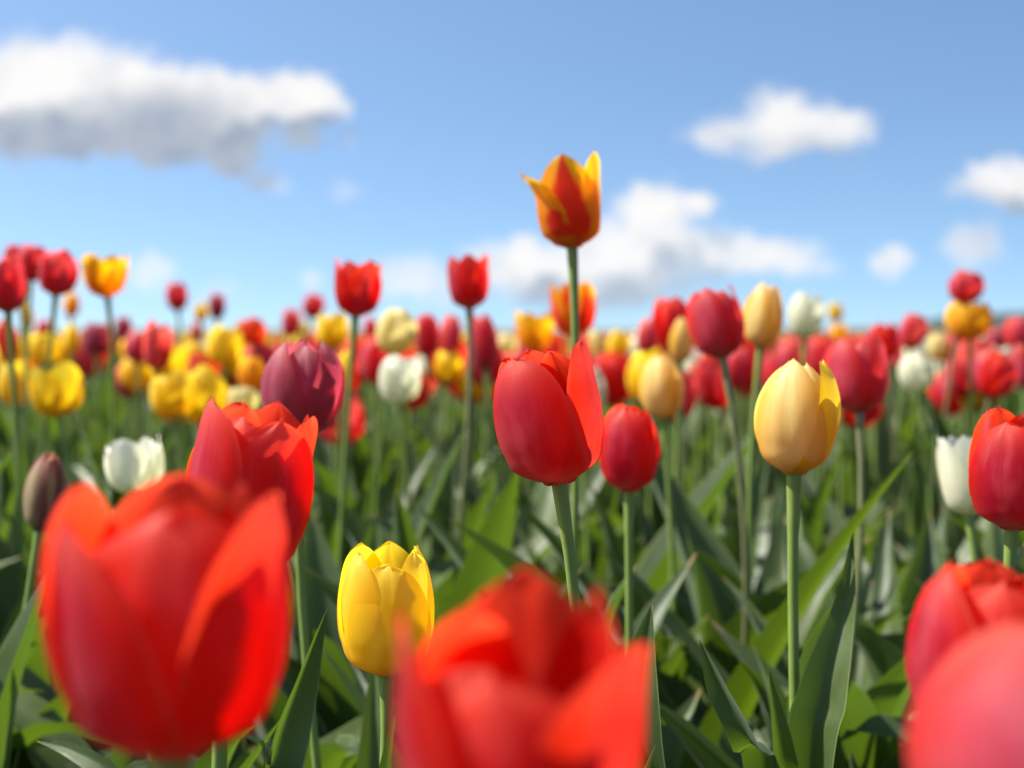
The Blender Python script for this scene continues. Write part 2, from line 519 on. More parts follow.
def shape_meshes(shape, var):
    key = (shape, var % len(SHAPES[shape]))
    if key not in _cache:
        _cache[key] = [petal_mesh(s) for s in SHAPES[shape][key[1]]]
    return _cache[key]


def merged_head(shape, var):
    vs, fs, us, o = [], [], [], 0
    for s in SHAPES[shape][var % len(SHAPES[shape])]:
        P, F, UV = petal_grid(**dict(s, nu=7, nv=9))
        vs.append(P); fs.append(F + o); us.append(UV); o += len(P)
    return mesh_from("flower_head", np.concatenate(vs), np.concatenate(fs), np.concatenate(us), [M['red']])


# ------------------------------------------------------------------ stems and leaves
def tube(points, radii, ns=10):
    pts = [Vector(p) for p in points]
    vs, uv = [], []
    for i, p in enumerate(pts):
        d = (pts[min(i + 1, len(pts) - 1)] - pts[max(i - 1, 0)]).normalized()
        a = d.cross(Vector((0, 1, 0))).normalized()
        b = d.cross(a)
        for j in range(ns):
            t = 2 * math.pi * j / ns
            vs.append(p + (a * math.cos(t) + b * math.sin(t)) * radii[i])
            uv.append((j / ns, i / len(pts)))
    fs = [(i * ns + j, i * ns + (j + 1) % ns, (i + 1) * ns + (j + 1) % ns, (i + 1) * ns + j) for i in range(len(pts) - 1) for j in range(ns)]
    return mesh_from("stem", [tuple(v) for v in vs], fs, uv, [STEM])


def stem_points(top, axis, base, n=14):
    """cubic from the ground to the head, arriving along the head's axis"""
    L = (top - base).length
    c1 = base + Vector((rng.uniform(-.03, .03), rng.uniform(-.02, .02), L * .4))
    c2 = top - axis * L * .35
    P = []
    for i in range(n):
        t = i / (n - 1)
        P.append(base * (1 - t)**3 + c1 * 3 * t * (1 - t)**2 + c2 * 3 * t * t * (1 - t) + top * t**3)
    return P


def ribbon(center, width, side, fold=.5, nu=9, twist=0.0, wave=0.0, seed=0):
    """leaf swept along centre points; side: direction across; fold: how strongly both halves rise"""
    rg = random.Random(seed)
    ph = rg.uniform(0, 6)
    C = [Vector(c) for c in center]
    # resample
    n = 26
    seg = len(C) - 1
    P, W = [], []
    for i in range(n):
        t = i / (n - 1) * seg
        k = min(int(t), seg - 1)
        f = t - k
        p0, p1, p2, p3 = C[max(k - 1, 0)], C[k], C[k + 1], C[min(k + 2, seg)]
        P.append(.5 * ((2 * p1) + (p2 - p0) * f + (2 * p0 - 5 * p1 + 4 * p2 - p3) * f * f + (3 * p1 - p0 - 3 * p2 + p3) * f**3))
        w0, w1, w2, w3 = width[max(k - 1, 0)], width[k], width[k + 1], width[min(k + 2, seg)]
        W.append(max(0.0, .5 * ((2 * w1) + (w2 - w0) * f + (2 * w0 - 5 * w1 + 4 * w2 - w3) * f * f + (3 * w1 - w0 - 3 * w2 + w3) * f**3)))
    side = Vector(side).normalized()
    vs, uv = [], []
    for i, p in enumerate(P):
        d = (P[min(i + 1, n - 1)] - P[max(i - 1, 0)]).normalized()
        s = (side - d * side.dot(d)).normalized()
        nn = s.cross(d).normalized()
        a = twist * i / (n - 1)
        s, nn = s * math.cos(a) + nn * math.sin(a), nn * math.cos(a) - s * math.sin(a)
        for j in range(nu):
            q = j / (nu - 1) * 2 - 1
            hw = W[i] / 2
            off = fold * hw * (abs(q) ** 1.3) + wave * hw * math.sin(i * .55 + ph + (2 if q > 0 else 0)) * abs(q) ** 2
            vs.append(tuple(p + s * (q * hw * (1 - .12 * fold)) + nn * off))
            uv.append(((q + 1) / 2, i / (n - 1)))
    return mesh_from("leaf", vs, grid_faces(nu, n), uv, [LEAF])


def leaf_batch(bases, az, length, width, reach, fold, droop, twist, nu=5, nv=9):
    """vectorised leaves: arrays of N; returns verts, faces, uvs"""
    N = len(az)
    t = np.linspace(0, 1, nv)[None, :, None]
    u = np.linspace(-1, 1, nu)[None, None, :]
    e = lambda a: np.asarray(a)[:, None, None]
    th = e(az)
    out = e(reach) * t ** 1.7
    up = e(length) * (t - e(droop) * t ** 3.2)
    hw = e(width) / 2 * (np.sin(np.pi * np.clip(t, 0, 1) ** .62) ** .85 + .12 * (1 - t))
    tw = e(twist) * t
    lx, lz = hw * u * np.cos(tw), hw * u * np.sin(tw)
    f = e(fold) * hw * np.abs(u) ** 1.3
    wv = .18 * hw * np.sin(6 * t + e(az) * 9 + 2 * u) * np.abs(u)
    rad = out - (f + wv) * .9 + lz * .6
    x = np.cos(th) * rad - np.sin(th) * lx
    y = np.sin(th) * rad + np.cos(th) * lx
    z = up + (f + wv) * .35 * t + lz * .5
    P = np.stack([x + e(bases[:, 0]), y + e(bases[:, 1]), z + e(bases[:, 2])], -1).reshape(-1, 3)
    gf = grid_faces(nu, nv)
    F = (gf[None] + (np.arange(N) * nu * nv)[:, None, None]).reshape(-1, 4)
    UV = np.broadcast_to(np.stack([np.broadcast_to((u + 1) / 2, (1, nv, nu)), np.broadcast_to(t, (1, nv, nu))], -1), (N, nv, nu, 2)).reshape(-1, 2)
    return P, F, UV


def plant_leaf(h, az_, width, reach, fold, droop, twist):
    P, F, UV = leaf_batch(np.zeros((1, 3)), np.array([az_]), np.array([h]), np.array([width]), np.array([reach]), np.array([fold]), np.array([droop]), np.array([twist]), 7, 16)
    return mesh_from("leaf", P, F, UV, [LEAF])


LEAF_LIB = [plant_leaf(1.0, 0, rng.uniform(.11, .17), rng.uniform(.12, .42), rng.uniform(.4, 1.0), rng.uniform(.0, .30), rng.uniform(-.9, .9)) for _ in range(7)]


# ------------------------------------------------------------------ one tulip
def tulip(px, py, w_, h_, color, shape, label, rot=0, lean=0, fwd=0, D=None, real=.060, petals=None, base=None, leaves=2, leafh=.30, group=None, nomw=None,
          depth_scale=None, stem_r=.0027, name='tulip', foot=None):
    if D is None:
        D = real * FPX / h_
    if D > 1.0 and leafh == .30:
        leafh = .40
    ln, fw = R(lean), R(fwd)
    axis = Vector((math.sin(ln), -math.sin(fw), math.cos(ln) * math.cos(fw))).normalized()
    H = h_ / FPX * D
    bx, by = px - math.sin(ln) * h_ / 2, py + math.cos(ln) * h_ / 2
    p0 = at(bx, by, D)
    nw = nomw or NOMW.get(shape, .87)
    S = (w_ / FPX * D) / nw
    rb = foot if foot is not None else (rng.uniform(-.03, .03) - math.sin(ln) * .10, rng.uniform(-.02, .04))
    ground = Vector((p0.x + rb[0], p0.y + rb[1], 0))
    t = root(name, label, 'tulip', ground, group)
    Rm = axis.to_track_quat('Z', 'Y').to_matrix().to_4x4()
    # keep the head's yaw: track quat may turn about Z
    yaw = math.atan2(Rm[1][0], Rm[0][0])
    Rm = Rm @ Matrix.Rotation(-yaw + R(rot), 4, 'Z')
    Mh = Matrix.Translation(p0 - ground) @ Rm @ Matrix.Diagonal((S, S, H, 1))
    pm = [(s.pop('mat', 'vivid' if color == 'red' and i >= 3 else color)) for i, s in enumerate(petals)] if petals else None
    meshes = [petal_mesh(s, 2) for s in petals] if petals else shape_meshes(shape, int(px + py))
    for i, me in enumerate(meshes):
        o = link('petal', me, t, M[pm[i] if pm else ('vivid' if color == 'red' and i >= 3 else color)])
        o.matrix_local = Mh
    top = p0 + axis * H * .03
    pts = stem_points(top - ground, axis, Vector((0, 0, 0)))
    r0 = stem_r
    link('stem', tube(pts, [r0 * (1.15 - .25 * i / 13) for i in range(12)] + [r0 * 1.0, r0 * 1.4]), t, STEM_RED if not petals and color in ('red', 'purple', 'crimson') and rng.random() < .35 else STEM)
    for i in range(leaves):
        l = link('leaf', LEAF_LIB[rng.randrange(7)], t, LEAF if rng.random() < .7 else LEAF_LIME)
        hh = leafh * rng.uniform(.75, 1.08)
        l.matrix_local = Matrix.Rotation(rng.uniform(0, 6.28), 4, 'Z') @ Matrix.Diagonal((.30 * rng.uniform(.9, 1.2), .30 * rng.uniform(.9, 1.25), hh, 1))
    return t


def pix_leaf(t, pts, widths, D, side=(1, 0, 0), mat=None, fold=.5, twist=0., wave=.1, seed=0, tail=None):
    """a leaf of plant t: from its foot up through the listed points (tip last)"""
    base = t.location
    C = [Vector((base.x + .004, base.y, 0.01))]
    W = [.012]
    for i, (x, y) in enumerate(pts):
        dd = D[i] if isinstance(D, (list, tuple)) else D
        C.append(at(x, y, dd))
        W.append(widths[i] / FPX * dd)
    C = [c - base for c in C]
    return link('leaf', ribbon(C, W, side, fold, twist=twist, wave=wave, seed=seed), t, mat or LEAF)


G_NEAR = None
# ---- the flowers in the plane of focus and in front of it
central = tulip(549, 417, 112, 136, 'red', 'cup', 'sharp red tulip in the centre with a split front and pink flushed outer petals', D=.655, lean=-9, petals=[
    dict(az=-42, prof='cup', h=.96, w=.53, r=.02, tp=2.6, te=.55, cr=.015, seed=1, wob=.008, k=1.02),
    dict(az=76, prof='upright', h=1.02, w=.44, r=.035, tp=2.5, te=.45, cl=.05, cr=-.02, rs=(.3, .7, 1.0), seed=2, dr=-.05, wob=.006),
    dict(az=196, prof='cup', h=1.0, w=.47, r=.0, seed=3, te=.7),
    dict(az=-104, prof='cup', h=.97, w=.40, r=-.012, seed=4, cl=.05, te=.6),
    dict(az=148, prof='closed', h=.99, w=.44, r=-.01, seed=5, te=.8, tp=2.0),
    dict(az=248, prof='closed', h=.93, w=.36, r=-.03, seed=6)], leaves=0, stem_r=.0027, foot=(.022, .02))
pix_leaf(central, [(670, 860), (642, 760), (640, 680), (652, 604)], [36, 50, 42, 1], [.70, .69, .69, .69], side=(1, -.1, 0), fold=.35, twist=.3, seed=3, mat=LEAF)
pix_leaf(central, [(600, 860), (630, 800), (655, 745)], [22, 20, 1], [.62, .62, .62], side=(.7, .7, 0), fold=.6, seed=4)

backl = tulip(248, 492, 128, 170, 'red', 'closed', 'sharp red-orange tulip just behind the huge blurred one, its petals folded closed over', D=.585, lean=9, petals=[
    dict(az=28, prof='upright', h=.96, w=.50, r=.02, tp=2.2, te=.7, seed=11, dr=-.05, skew=.03, wob=.01),
    dict(az=-58, prof='upright', h=1.02, w=.48, r=.01, tp=2.5, te=.5, seed=12, dr=-.05, cl=.0, cr=.02),
    dict(az=165, prof='cup', h=1.03, w=.48, r=.02, seed=13, dr=-.02, te=.75),
    dict(az=-14, prof='cup', h=.95, w=.42, r=-.03, seed=14, te=.6, cr=.04),
    dict(az=78, prof='upright', h=1.0, w=.40, r=-.01, te=.7, seed=15, dr=-.02),
    dict(az=-130, prof='closed', h=1.0, w=.42, r=-.02, seed=16, dr=.04)], leaves=1, leafh=.26, stem_r=.0034, foot=(-.02, .02))
pix_leaf(backl, [(262, 850), (274, 760), (300, 680), (327, 609)], [40, 46, 30, 1], [.60, .60, .61, .62], side=(.8, .6, 0), fold=1.1, seed=5)
pix_leaf(backl, [(170, 850), (118, 780), (75, 752), (37, 741)], [24, 24, 16, 1], [.56, .57, .58, .59], side=(.3, .3, 1), fold=.5, seed=6)

bigl = tulip(176, 622, 236, 268, 'red', 'cup', 'huge blurred red tulip with an open cup and rolled right petal edge', D=.335, lean=2, petals=[
    dict(az=-48, prof='upright', h=.90, w=.44, r=.02, te=.75, seed=21, dr=.03, cr=.03, wob=.012),
    dict(az=80, prof='upright', h=1.0, w=.44, r=.01, te=.55, seed=22, cl=.05, cr=-.02, dr=-.02, rs=(.15, .65, .9)),
    dict(az=190, prof='upright', h=1.01, w=.46, r=.0, seed=23),
    dict(az=10, prof='cup', h=.93, w=.46, r=-.02, wob=.03, seed=24, tp=3.0, te=.55, k=1.05),
    dict(az=-98, prof='cup', h=.99, w=.42, r=.0, seed=25, dr=.10, te=.7),
    dict(az=125, prof='cup', h=1.0, w=.42, r=-.02, seed=26)], leaves=0, stem_r=.0034, foot=(0, .01))

botc = tulip(518, 716, 272, 262, 'red', 'open', 'huge blurred red tulip cropped by the bottom edge, its cup wide open', D=.285, lean=0, fwd=4, petals=[
    dict(az=-74, prof='upright', h=.93, w=.38, r=.04, te=.55, seed=31, dr=.0, cr=.02),
    dict(az=60, prof='upright', h=.84, w=.46, r=.03, te=.5, seed=32, dr=.02),
    dict(az=176, prof='upright', h=1.0, w=.50, r=.0, te=.85, tp=2.0, seed=33, dr=-.05),
    dict(az=-18, prof='cup', h=.76, w=.46, r=.0, te=.55, tp=3, wob=.03, seed=34, dr=.04),
    dict(az=118, prof='upright', h=.96, w=.34, r=-.01, te=.9, seed=35, dr=-.04),
    dict(az=-128, prof='cup', h=.86, w=.42, r=-.02, seed=36)], leaves=0, stem_r=.0034, foot=(0, .01), nomw=.96)

rightf = tulip(1052, 752, 264, 262, 'pink', 'egg', 'huge blurred pink-red tulip in the bottom right corner with a domed front petal', D=.28, lean=10, petals=[
    dict(az=-30, prof='closed', h=1.0, w=.52, r=.03, te=.7, tp=2.1, seed=41, wob=.035),
    dict(az=100, prof='closed', h=.97, w=.46, r=.02, seed=42),
    dict(az=215, prof='closed', h=.95, w=.46, r=.02, seed=43),
    dict(az=40, prof='closed', h=.95, w=.42, r=-.02, seed=44),
    dict(az=160, prof='closed', h=.93, w=.42, r=-.02, seed=45),
    dict(az=-90, prof='closed', h=.90, w=.40, r=-.02, seed=46)], leaves=0, foot=(0, .01))
rightb = tulip(985, 652, 158, 178, 'red', 'cup', 'red tulip with creased pale-rimmed petals behind the corner tulip', D=.43, lean=6, petals=[
    dict(az=-68, prof='cup', h=.97, w=.44, r=.02, te=.8, seed=51, dr=.0, cr=.09),
    dict(az=48, prof='cup', h=.94, w=.48, r=.02, seed=52, te=.7, cl=.06),
    dict(az=170, prof='cup', h=.98, w=.46, r=.0, seed=53),
    dict(az=-10, prof='cup', h=.92, w=.42, r=-.03, seed=54, te=.55, cl=.05, cr=.05),
    dict(az=115, prof='cup', h=.94, w=.42, r=-.02, seed=55),
    dict(az=-130, prof='cup', h=.95, w=.42, r=-.02, seed=56)], leaves=0, foot=(.01, .01))

yel = tulip(387, 611, 93, 130, 'yellow', 'closed', 'small bright yellow tulip low down, between the two huge red ones', D=.675, lean=0, petals=[
    dict(az=8, prof='cup', h=.90, w=.47, r=.02, te=.6, seed=61, wob=.01),
    dict(az=118, prof='cup', h=.98, w=.44, r=.02, te=.65, seed=62, dr=.0),
    dict(az=236, prof='cup', h=1.0, w=.44, r=.02, te=.65, seed=63, dr=.0),
    dict(az=-52, prof='cup', h=.97, w=.40, r=-.015, te=.65, seed=64, dr=.03),
    dict(az=62, prof='cup', h=.97, w=.40, r=-.015, te=.65, seed=65, dr=.03),
    dict(az=180, prof='cup', h=1.0, w=.42, r=-.02, te=.7, seed=66, dr=.03)], leaves=1, leafh=.22, foot=(0, .01))

flame = tulip(570, 203, 80, 90, 'flame', 'flare', 'tall red tulip with yellow petal edges rising alone into the blue sky', D=.98, lean=-3, petals=[
    dict(az=-6, prof='upright', h=1.0, w=.54, r=.06, te=.75, tp=1.9, seed=71, skew=-.05, dr=-.02, wob=.006),
    dict(az=60, mat='amber', prof='upright', h=1.02, w=.38, r=.0, te=.62, tp=2.2, seed=72, dr=.01, cl=.03),
    dict(az=-64, mat='amber', prof='flare', h=.80, w=.42, r=.0, te=.55, tp=2.2, seed=73, dr=.12),
    dict(az=-38, mat='amber', prof='upright', h=.97, w=.36, r=-.01, te=.8, seed=74, dr=-.07),
    dict(az=30, mat='amber', prof='upright', h=.86, w=.38, r=-.02, te=.9, seed=75, dr=-.06),
    dict(az=170, mat='yellow', prof='upright', h=.95, w=.46, r=-.01, te=.7, seed=76)], leaves=2, leafh=.30, stem_r=.0028, foot=(.012, .02))

pale = tulip(795, 417, 76, 116, 'apricot', 'egg', 'pale yellow egg-shaped tulip on a bare straight stem, slightly soft', D=.75, lean=1, petals=[
    dict(az=-24, prof='egg', h=1.0, w=.48, r=.03, te=.8, tp=2.0, seed=81, wob=.008, dr=.05),
    dict(az=70, mat='yellow', prof='closed', h=.98, w=.42, r=.02, te=.6, seed=82, dr=.09),
    dict(az=212, prof='egg', h=.96, w=.44, r=.02, te=.8, seed=83, dr=.03),
    dict(az=46, prof='egg', h=.95, w=.40, r=-.01, te=.8, seed=84, dr=.05),
    dict(az=150, prof='egg', h=.95, w=.40, r=-.02, te=.8, seed=85),
    dict(az=-80, prof='egg', h=.92, w=.40, r=-.02, te=.8, seed=86)], leaves=1, leafh=.22, foot=(-.002, .0), stem_r=.0030)
pix_leaf(pale, [(812, 800), (826, 700), (846, 610), (853, 533)], [50, 54, 26, 1], [.74, .74, .75, .76], side=(.9, -.45, 0), fold=.8, seed=7)
pix_leaf(pale, [(800, 790), (803, 700), (820, 640), (840, 596)], [40, 42, 30, 1], [.77, .78, .79, .80], side=(1, .3, 0), fold=.5, seed=8)
pix_leaf(pale, [(770, 800), (748, 740), (722, 690), (700, 640)], [40, 34, 26, 1], [.72, .70, .70, .70], side=(.8, -.5, 0), fold=.6, seed=9)
pix_leaf(pale, [(788, 840), (780, 750), (768, 668)], [24, 26, 1], [.72, .71, .71], side=(.9, .3, 0), fold=.6, seed=10, mat=LEAF_LIME)

purp = tulip(302, 388, 80, 98, 'purple', 'closed', 'plum purple tulip with pointed petals standing above the sharp red-orange one', D=.86, lean=3, petals=[
    dict(az=-42, prof='closed', h=.97, w=.42, r=.02, te=.9, tp=2.0, seed=91, dr=.04),
    dict(az=72, prof='closed', h=.97, w=.42, r=.02, te=.9, tp=2.0, seed=92, dr=.04),
    dict(az=190, prof='closed', h=1.0, w=.42, r=.0, te=.9, tp=2.0, seed=93, dr=.06),
    dict(az=12, prof='closed', h=.95, w=.38, r=-.02, te=.9, seed=94, dr=.04),
    dict(az=130, prof='closed', h=.98, w=.38, r=-.02, te=.9, seed=95, dr=.05),
    dict(az=-110, prof='closed', h=.95, w=.38, r=-.02, te=.9, seed=96, dr=.05)], leaves=2)

rred = tulip(1014, 470, 90, 120, 'red', 'cup', 'red tulip cut by the right edge of the photo, in front of a white one', D=.735, lean=2, petals=[
    dict(az=-35, prof='cup', h=.90, w=.50, r=.02, seed=101, te=.6, dr=.0),
    dict(az=-88, prof='upright', h=1.0, w=.36, r=-.01, seed=102, te=.9, dr=-.08),
    dict(az=80, prof='cup', h=.97, w=.46, r=.02, seed=103),
    dict(az=200, prof='cup', h=1.0, w=.46, r=.0, seed=104),
    dict(az=20, prof='cup', h=.90, w=.42, r=-.02, seed=105),
    dict(az=140, prof='cup', h=.96, w=.42, r=-.02, seed=106)], leaves=2, leafh=.28)

redb = tulip(629, 448, 60, 88, 'red', 'closed', 'small pink-flushed red tulip right behind the sharp central one', D=.92, lean=0, rot=20, petals=[
    dict(az=-40, prof='closed', h=.97, w=.46, r=.02, seed=111, te=.65, dr=.05),
    dict(az=75, prof='closed', h=.93, w=.46, r=.02, seed=112, te=.65, dr=.04, cl=.06),
    dict(az=190, prof='closed', h=1.0, w=.46, r=.0, seed=113, dr=.03),
    dict(az=20, prof='closed', h=.90, w=.42, r=-.02, seed=114, dr=.03),
    dict(az=140, prof='closed', h=.97, w=.42, r=-.02, seed=115, dr=.03),
    dict(az=-110, prof='closed', h=.97, w=.42, r=-.02, seed=116, dr=.03)], leaves=2)

# ---- the rows behind: x, y, width, height on the photo, colour, form, label
ROWS = [
    (46, 492, 46, 84, 'bud', 'egg', 'dull olive and purple tulip bud, still shut, left of the white tulip', dict(real=.056, lean=9)),
    (136, 466, 60, 60, 'white', 'upright', 'white tulip with notched open top just above the huge red one', dict(D=1.15)),
    (965, 474, 52, 88, 'white', 'upright', 'white tulip half hidden behind the red one at the right edge', dict(D=.98, lean=-6)),
    (7, 284, 44, 60, 'crimson', 'cup', 'crimson tulip cut by the left edge, above an orange one', dict(D=1.35)),
    (32, 263, 34, 40, 'crimson', 'closed', 'pinkish crimson tulip half behind the tall dark red one at far left', dict(D=1.9)),
    (59, 273, 42, 48, 'crimson', 'cup', 'dark red tulip standing tall against the sky beside the yellow one', dict(D=1.6)),
    (106, 275, 48, 47, 'amber', 'open', 'open yellow tulip with orange base, tall against the sky on the left', dict(D=1.65)),
    (176, 296, 24, 33, 'crimson', 'closed', 'small red tulip alone against the sky right of the open yellow one', dict()),
    (217, 306, 20, 30, 'purple', 'closed', 'small dark purple tulip against the sky beside a yellow bloom', dict()),
    (201, 312, 17, 22, 'yellow', 'cup', 'tiny yellow tulip touching the small dark purple one', dict(D=3.2)),
    (72, 305, 18, 28, 'amber', 'closed', 'small orange-yellow tulip beneath the tall dark red one', dict()),
    (26, 315, 17, 33, 'yellow', 'closed', 'narrow yellow tulip under the pinkish crimson one at far left', dict()),
    (8, 340, 22, 52, 'orange', 'closed', 'orange-red tulip at the left edge under the crimson one', dict(D=1.6)),
    (97, 338, 33, 36, 'purple', 'cup', 'wide dusky purple tulip under the open yellow one', dict(D=2.4)),
    (124, 329, 20, 28, 'purple', 'closed', 'small dusky purple tulip right of the wide one', dict()),
    (44, 331, 17, 28, 'crimson', 'closed', 'small dark crimson tulip peeping above a yellow one at far left', dict()),
    (45, 348, 36, 34, 'yellow', 'cup', 'yellow tulip directly above the largest yellow one on the left', dict(D=2.2)),
    (72, 339, 18, 34, 'yellow', 'closed', 'narrow yellow tulip left of the wide dusky purple one', dict(D=2.5)),
    (55, 390, 56, 56, 'yellow', 'upright', 'largest yellow tulip of the left rows, with a notched top', dict(D=1.6)),
    (132, 353, 27, 31, 'yellow', 'cup', 'yellow tulip between the purple pair and the tall pink-red one', dict()),
    (160, 346, 31, 52, 'pink', 'upright', 'tall narrow pink-red tulip above the lower right yellow one of the left rows', dict(D=1.75)),
    (172, 395, 48, 50, 'yellow', 'cup', 'round yellow tulip beneath the tall narrow pink-red one', dict(D=1.7)),
    (197, 333, 17, 24, 'pink', 'closed', 'tiny pink-red tulip next to the yellow pair left of the plum one', dict()),
    (226, 345, 40, 44, 'yellow', 'cup', 'full yellow tulip with orange-red one close on its right', dict(D=2.1)),
    (195, 353, 24, 26, 'yellow', 'closed', 'greenish yellow tulip in the gap right of the pink-red one', dict(D=2.6)),
    (252, 331, 32, 30, 'orange', 'cup', 'orange-red tulip right of the full yellow one', dict(D=2.5)),
    (252, 374, 30, 40, 'amber', 'closed', 'orange-yellow tulip touching the left side of the plum one', dict(D=1.7)),
    (243, 400, 34, 30, 'cream', 'cup', 'cream tulip under the orange-yellow one, left of the plum one', dict(D=1.6)),
    (313, 306, 24, 28, 'crimson', 'closed', 'small crimson tulip against the sky above the plum one', dict()),
    (291, 322, 22, 32, 'pink', 'closed', 'small pink-red tulip left of the small crimson one above the plum one', dict()),
    (302, 328, 19, 18, 'cream', 'cup', 'tiny cream tulip poking up above the plum one', dict(D=3.3)),
    (331, 331, 36, 39, 'yellow', 'cup', 'yellow tulip left of the tall red one with three points', dict(D=2.1)),
    (358, 288, 50, 60, 'red', 'upright', 'tall red tulip with a three-pointed top against the sky', dict(D=1.35, real=.06)),
    (346, 370, 21, 46, 'yellow', 'closed', 'slim yellow tulip in the shade right of the plum one', dict(D=1.7)),
    (371, 329, 17, 27, 'crimson', 'closed', 'small dark crimson tulip behind the stem of the three-pointed red one', dict()),
    (371, 354, 21, 30, 'orange', 'cup', 'small orange-red tulip left of the white pair', dict(D=2.4)),
    (396, 331, 41, 50, 'cream', 'closed', 'cream-yellow tulip right above the round white one', dict(D=1.75)),
    (399, 380, 46, 50, 'white', 'cup', 'round white tulip below the cream-yellow one', dict(D=1.6)),
    (427, 334, 30, 46, 'crimson', 'closed', 'pinkish crimson tulip right of the cream-yellow one', dict(D=2.0)),
    (451, 334, 23, 44, 'pink', 'closed', 'pale pink tulip beneath the tall red one left of centre', dict(D=2.1)),
    (449, 366, 33, 33, 'yellow', 'cup', 'yellow tulip below the pale pink one', dict(D=2.1)),
    (468, 281, 45, 58, 'red', 'upright', 'tall red tulip against clouds with one point bent to the right', dict(D=1.4)),
    (483, 342, 33, 60, 'crimson', 'closed', 'dark red tulip directly under the tall one with the bent point', dict(D=1.75)),
    (573, 309, 48, 56, 'flame', 'upright', 'yellow tulip with a red flame, behind the stem of the tall solitary one', dict(D=1.6, rot=40)),
    (535, 332, 42, 44, 'amber', 'open', 'yellow-orange tulip left of the red-flamed one', dict(D=2.1)),
    (506, 346, 26, 27, 'cream', 'cup', 'small cream tulip at the left shoulder of the sharp central one', dict(D=2.6)),
    (552, 346, 24, 30, 'orange', 'cup', 'small orange-red tulip peeping over the sharp central one', dict(D=2.5)),
    (598, 346, 20, 38, 'cream', 'closed', 'slim cream tulip just right of the tall solitary stem', dict(D=2.2)),
    (618, 346, 27, 36, 'yellow', 'cup', 'yellow tulip between the slim cream one and the red group', dict(D=2.3)),
    (648, 336, 24, 40, 'pink', 'closed', 'pink-red tulip at the left end of the red group right of centre', dict(D=2.1)),
    (672, 323, 42, 58, 'red', 'closed', 'red tulip between the pink-red one and the big crimson one', dict(D=1.7)),
    (680, 340, 26, 50, 'apricot', 'egg', 'slim apricot tulip in front of the red group', dict(D=1.55)),
    (717, 323, 58, 74, 'crimson', 'cup', 'big crimson tulip with loose petals, tallest of the red group', dict(D=1.2, real=.062)),
    (764, 315, 44, 68, 'apricot', 'closed', 'tall apricot tulip between the big crimson and the white one', dict(D=1.3)),
    (805, 315, 38, 50, 'white', 'closed', 'white tulip against the blue sky right of the tall apricot one', dict(D=1.7)),
    (835, 312, 18, 22, 'yellow', 'closed', 'tiny yellow tulip against the sky right of the tall white one', dict()),
    (661, 385, 48, 70, 'apricot', 'egg', 'soft apricot tulip up and right of the small pink-flushed red one', dict(D=1.25)),
    (737, 366, 34, 46, 'crimson', 'closed', 'crimson tulip below the big crimson one, left of the pale yellow egg', dict(D=1.9)),
    (709, 372, 22, 26, 'pink', 'closed', 'small pink tulip just right of the soft apricot one', dict(D=2.4)),
    (793, 356, 34, 34, 'pink', 'cup', 'pink tulip just behind the tip of the pale yellow egg', dict(D=2.0)),
    (820, 350, 22, 32, 'orange', 'cup', 'small orange tulip between the pale yellow egg and the big crimson-pink one', dict(D=2.3)),
    (857, 375, 66, 78, 'crimson', 'cup', 'big crimson-pink tulip to the right of the pale yellow egg', dict(D=1.1, real=.06)),
    (884, 341, 34, 40, 'red', 'cup', 'red tulip behind the right shoulder of the big crimson-pink one', dict(D=2.0)),
    (912, 331, 29, 39, 'pink', 'closed', 'pink-red tulip above the round white one on the right', dict(D=2.1)),
    (838, 335, 22, 26, 'amber', 'cup', 'small orange-yellow tulip above the big crimson-pink one', dict(D=2.7)),
    (965, 287, 36, 36, 'crimson', 'closed', 'tall crimson tulip stacked above the yellow and red one', dict(D=1.9)),
    (968, 320, 48, 42, 'amber', 'cup', 'yellow tulip with red-orange base under the tall crimson one', dict(D=1.9)),
    (938, 347, 24, 30, 'cream', 'closed', 'small cream tulip left of the yellow and red one', dict(D=2.4)),
    (963, 351, 24, 26, 'cream', 'cup', 'small creamy yellow tulip below the yellow and red one', dict(D=2.6)),
    (916, 372, 38, 44, 'white', 'egg', 'round white tulip right of the big crimson-pink one', dict(D=1.7)),
    (994, 375, 38, 48, 'red', 'closed', 'red tulip with orange sheen above the one cut by the right edge', dict(D=1.7)),
    (996, 339, 24, 28, 'purple', 'closed', 'small magenta tulip above the one with the orange sheen', dict(D=2.5)),
    (1018, 333, 30, 36, 'pink', 'closed', 'pink-red tulip at the right edge beneath the dark hill', dict(D=2.2)),
    (1022, 366, 22, 50, 'pink', 'closed', 'slim pale pink tulip at the right edge', dict(D=1.8)),
    (16, 262, 26, 40, 'crimson', 'closed', 'crimson tulip behind the one cut by the left edge', dict(D=2.0)),
]
for (px, py, w_, h_, c_, sh, lab, kw) in ROWS:
    kw = dict(kw)
    kw.setdefault('lean', rng.uniform(-11, 11))
    kw.setdefault('fwd', rng.uniform(-10, 12))
    kw.setdefault('rot', rng.uniform(0, 120))
    tulip(px, py, w_ - 3, h_ - 2, c_, sh, lab, group='tulips in the rows behind the sharp ones', **kw)

# ------------------------------------------------------------------ farther rows: small flowers near the horizon
far_cols = [('yellow', 'yellow'), ('red', 'red'), ('crimson', 'crimson'), ('pink', 'pink'), ('white', 'white'), ('purple', 'dusky purple'), ('orange', 'orange-red')]
far_heads = {k: merged_head(k, 1) for k in ('cup', 'closed', 'upright')}
far_stem = tube([(0, 0, 0), (0.004, 0, .5), (0, 0, 1)], [.0035, .003, .003], 6)
far_leaf = LEAF_LIB[2]


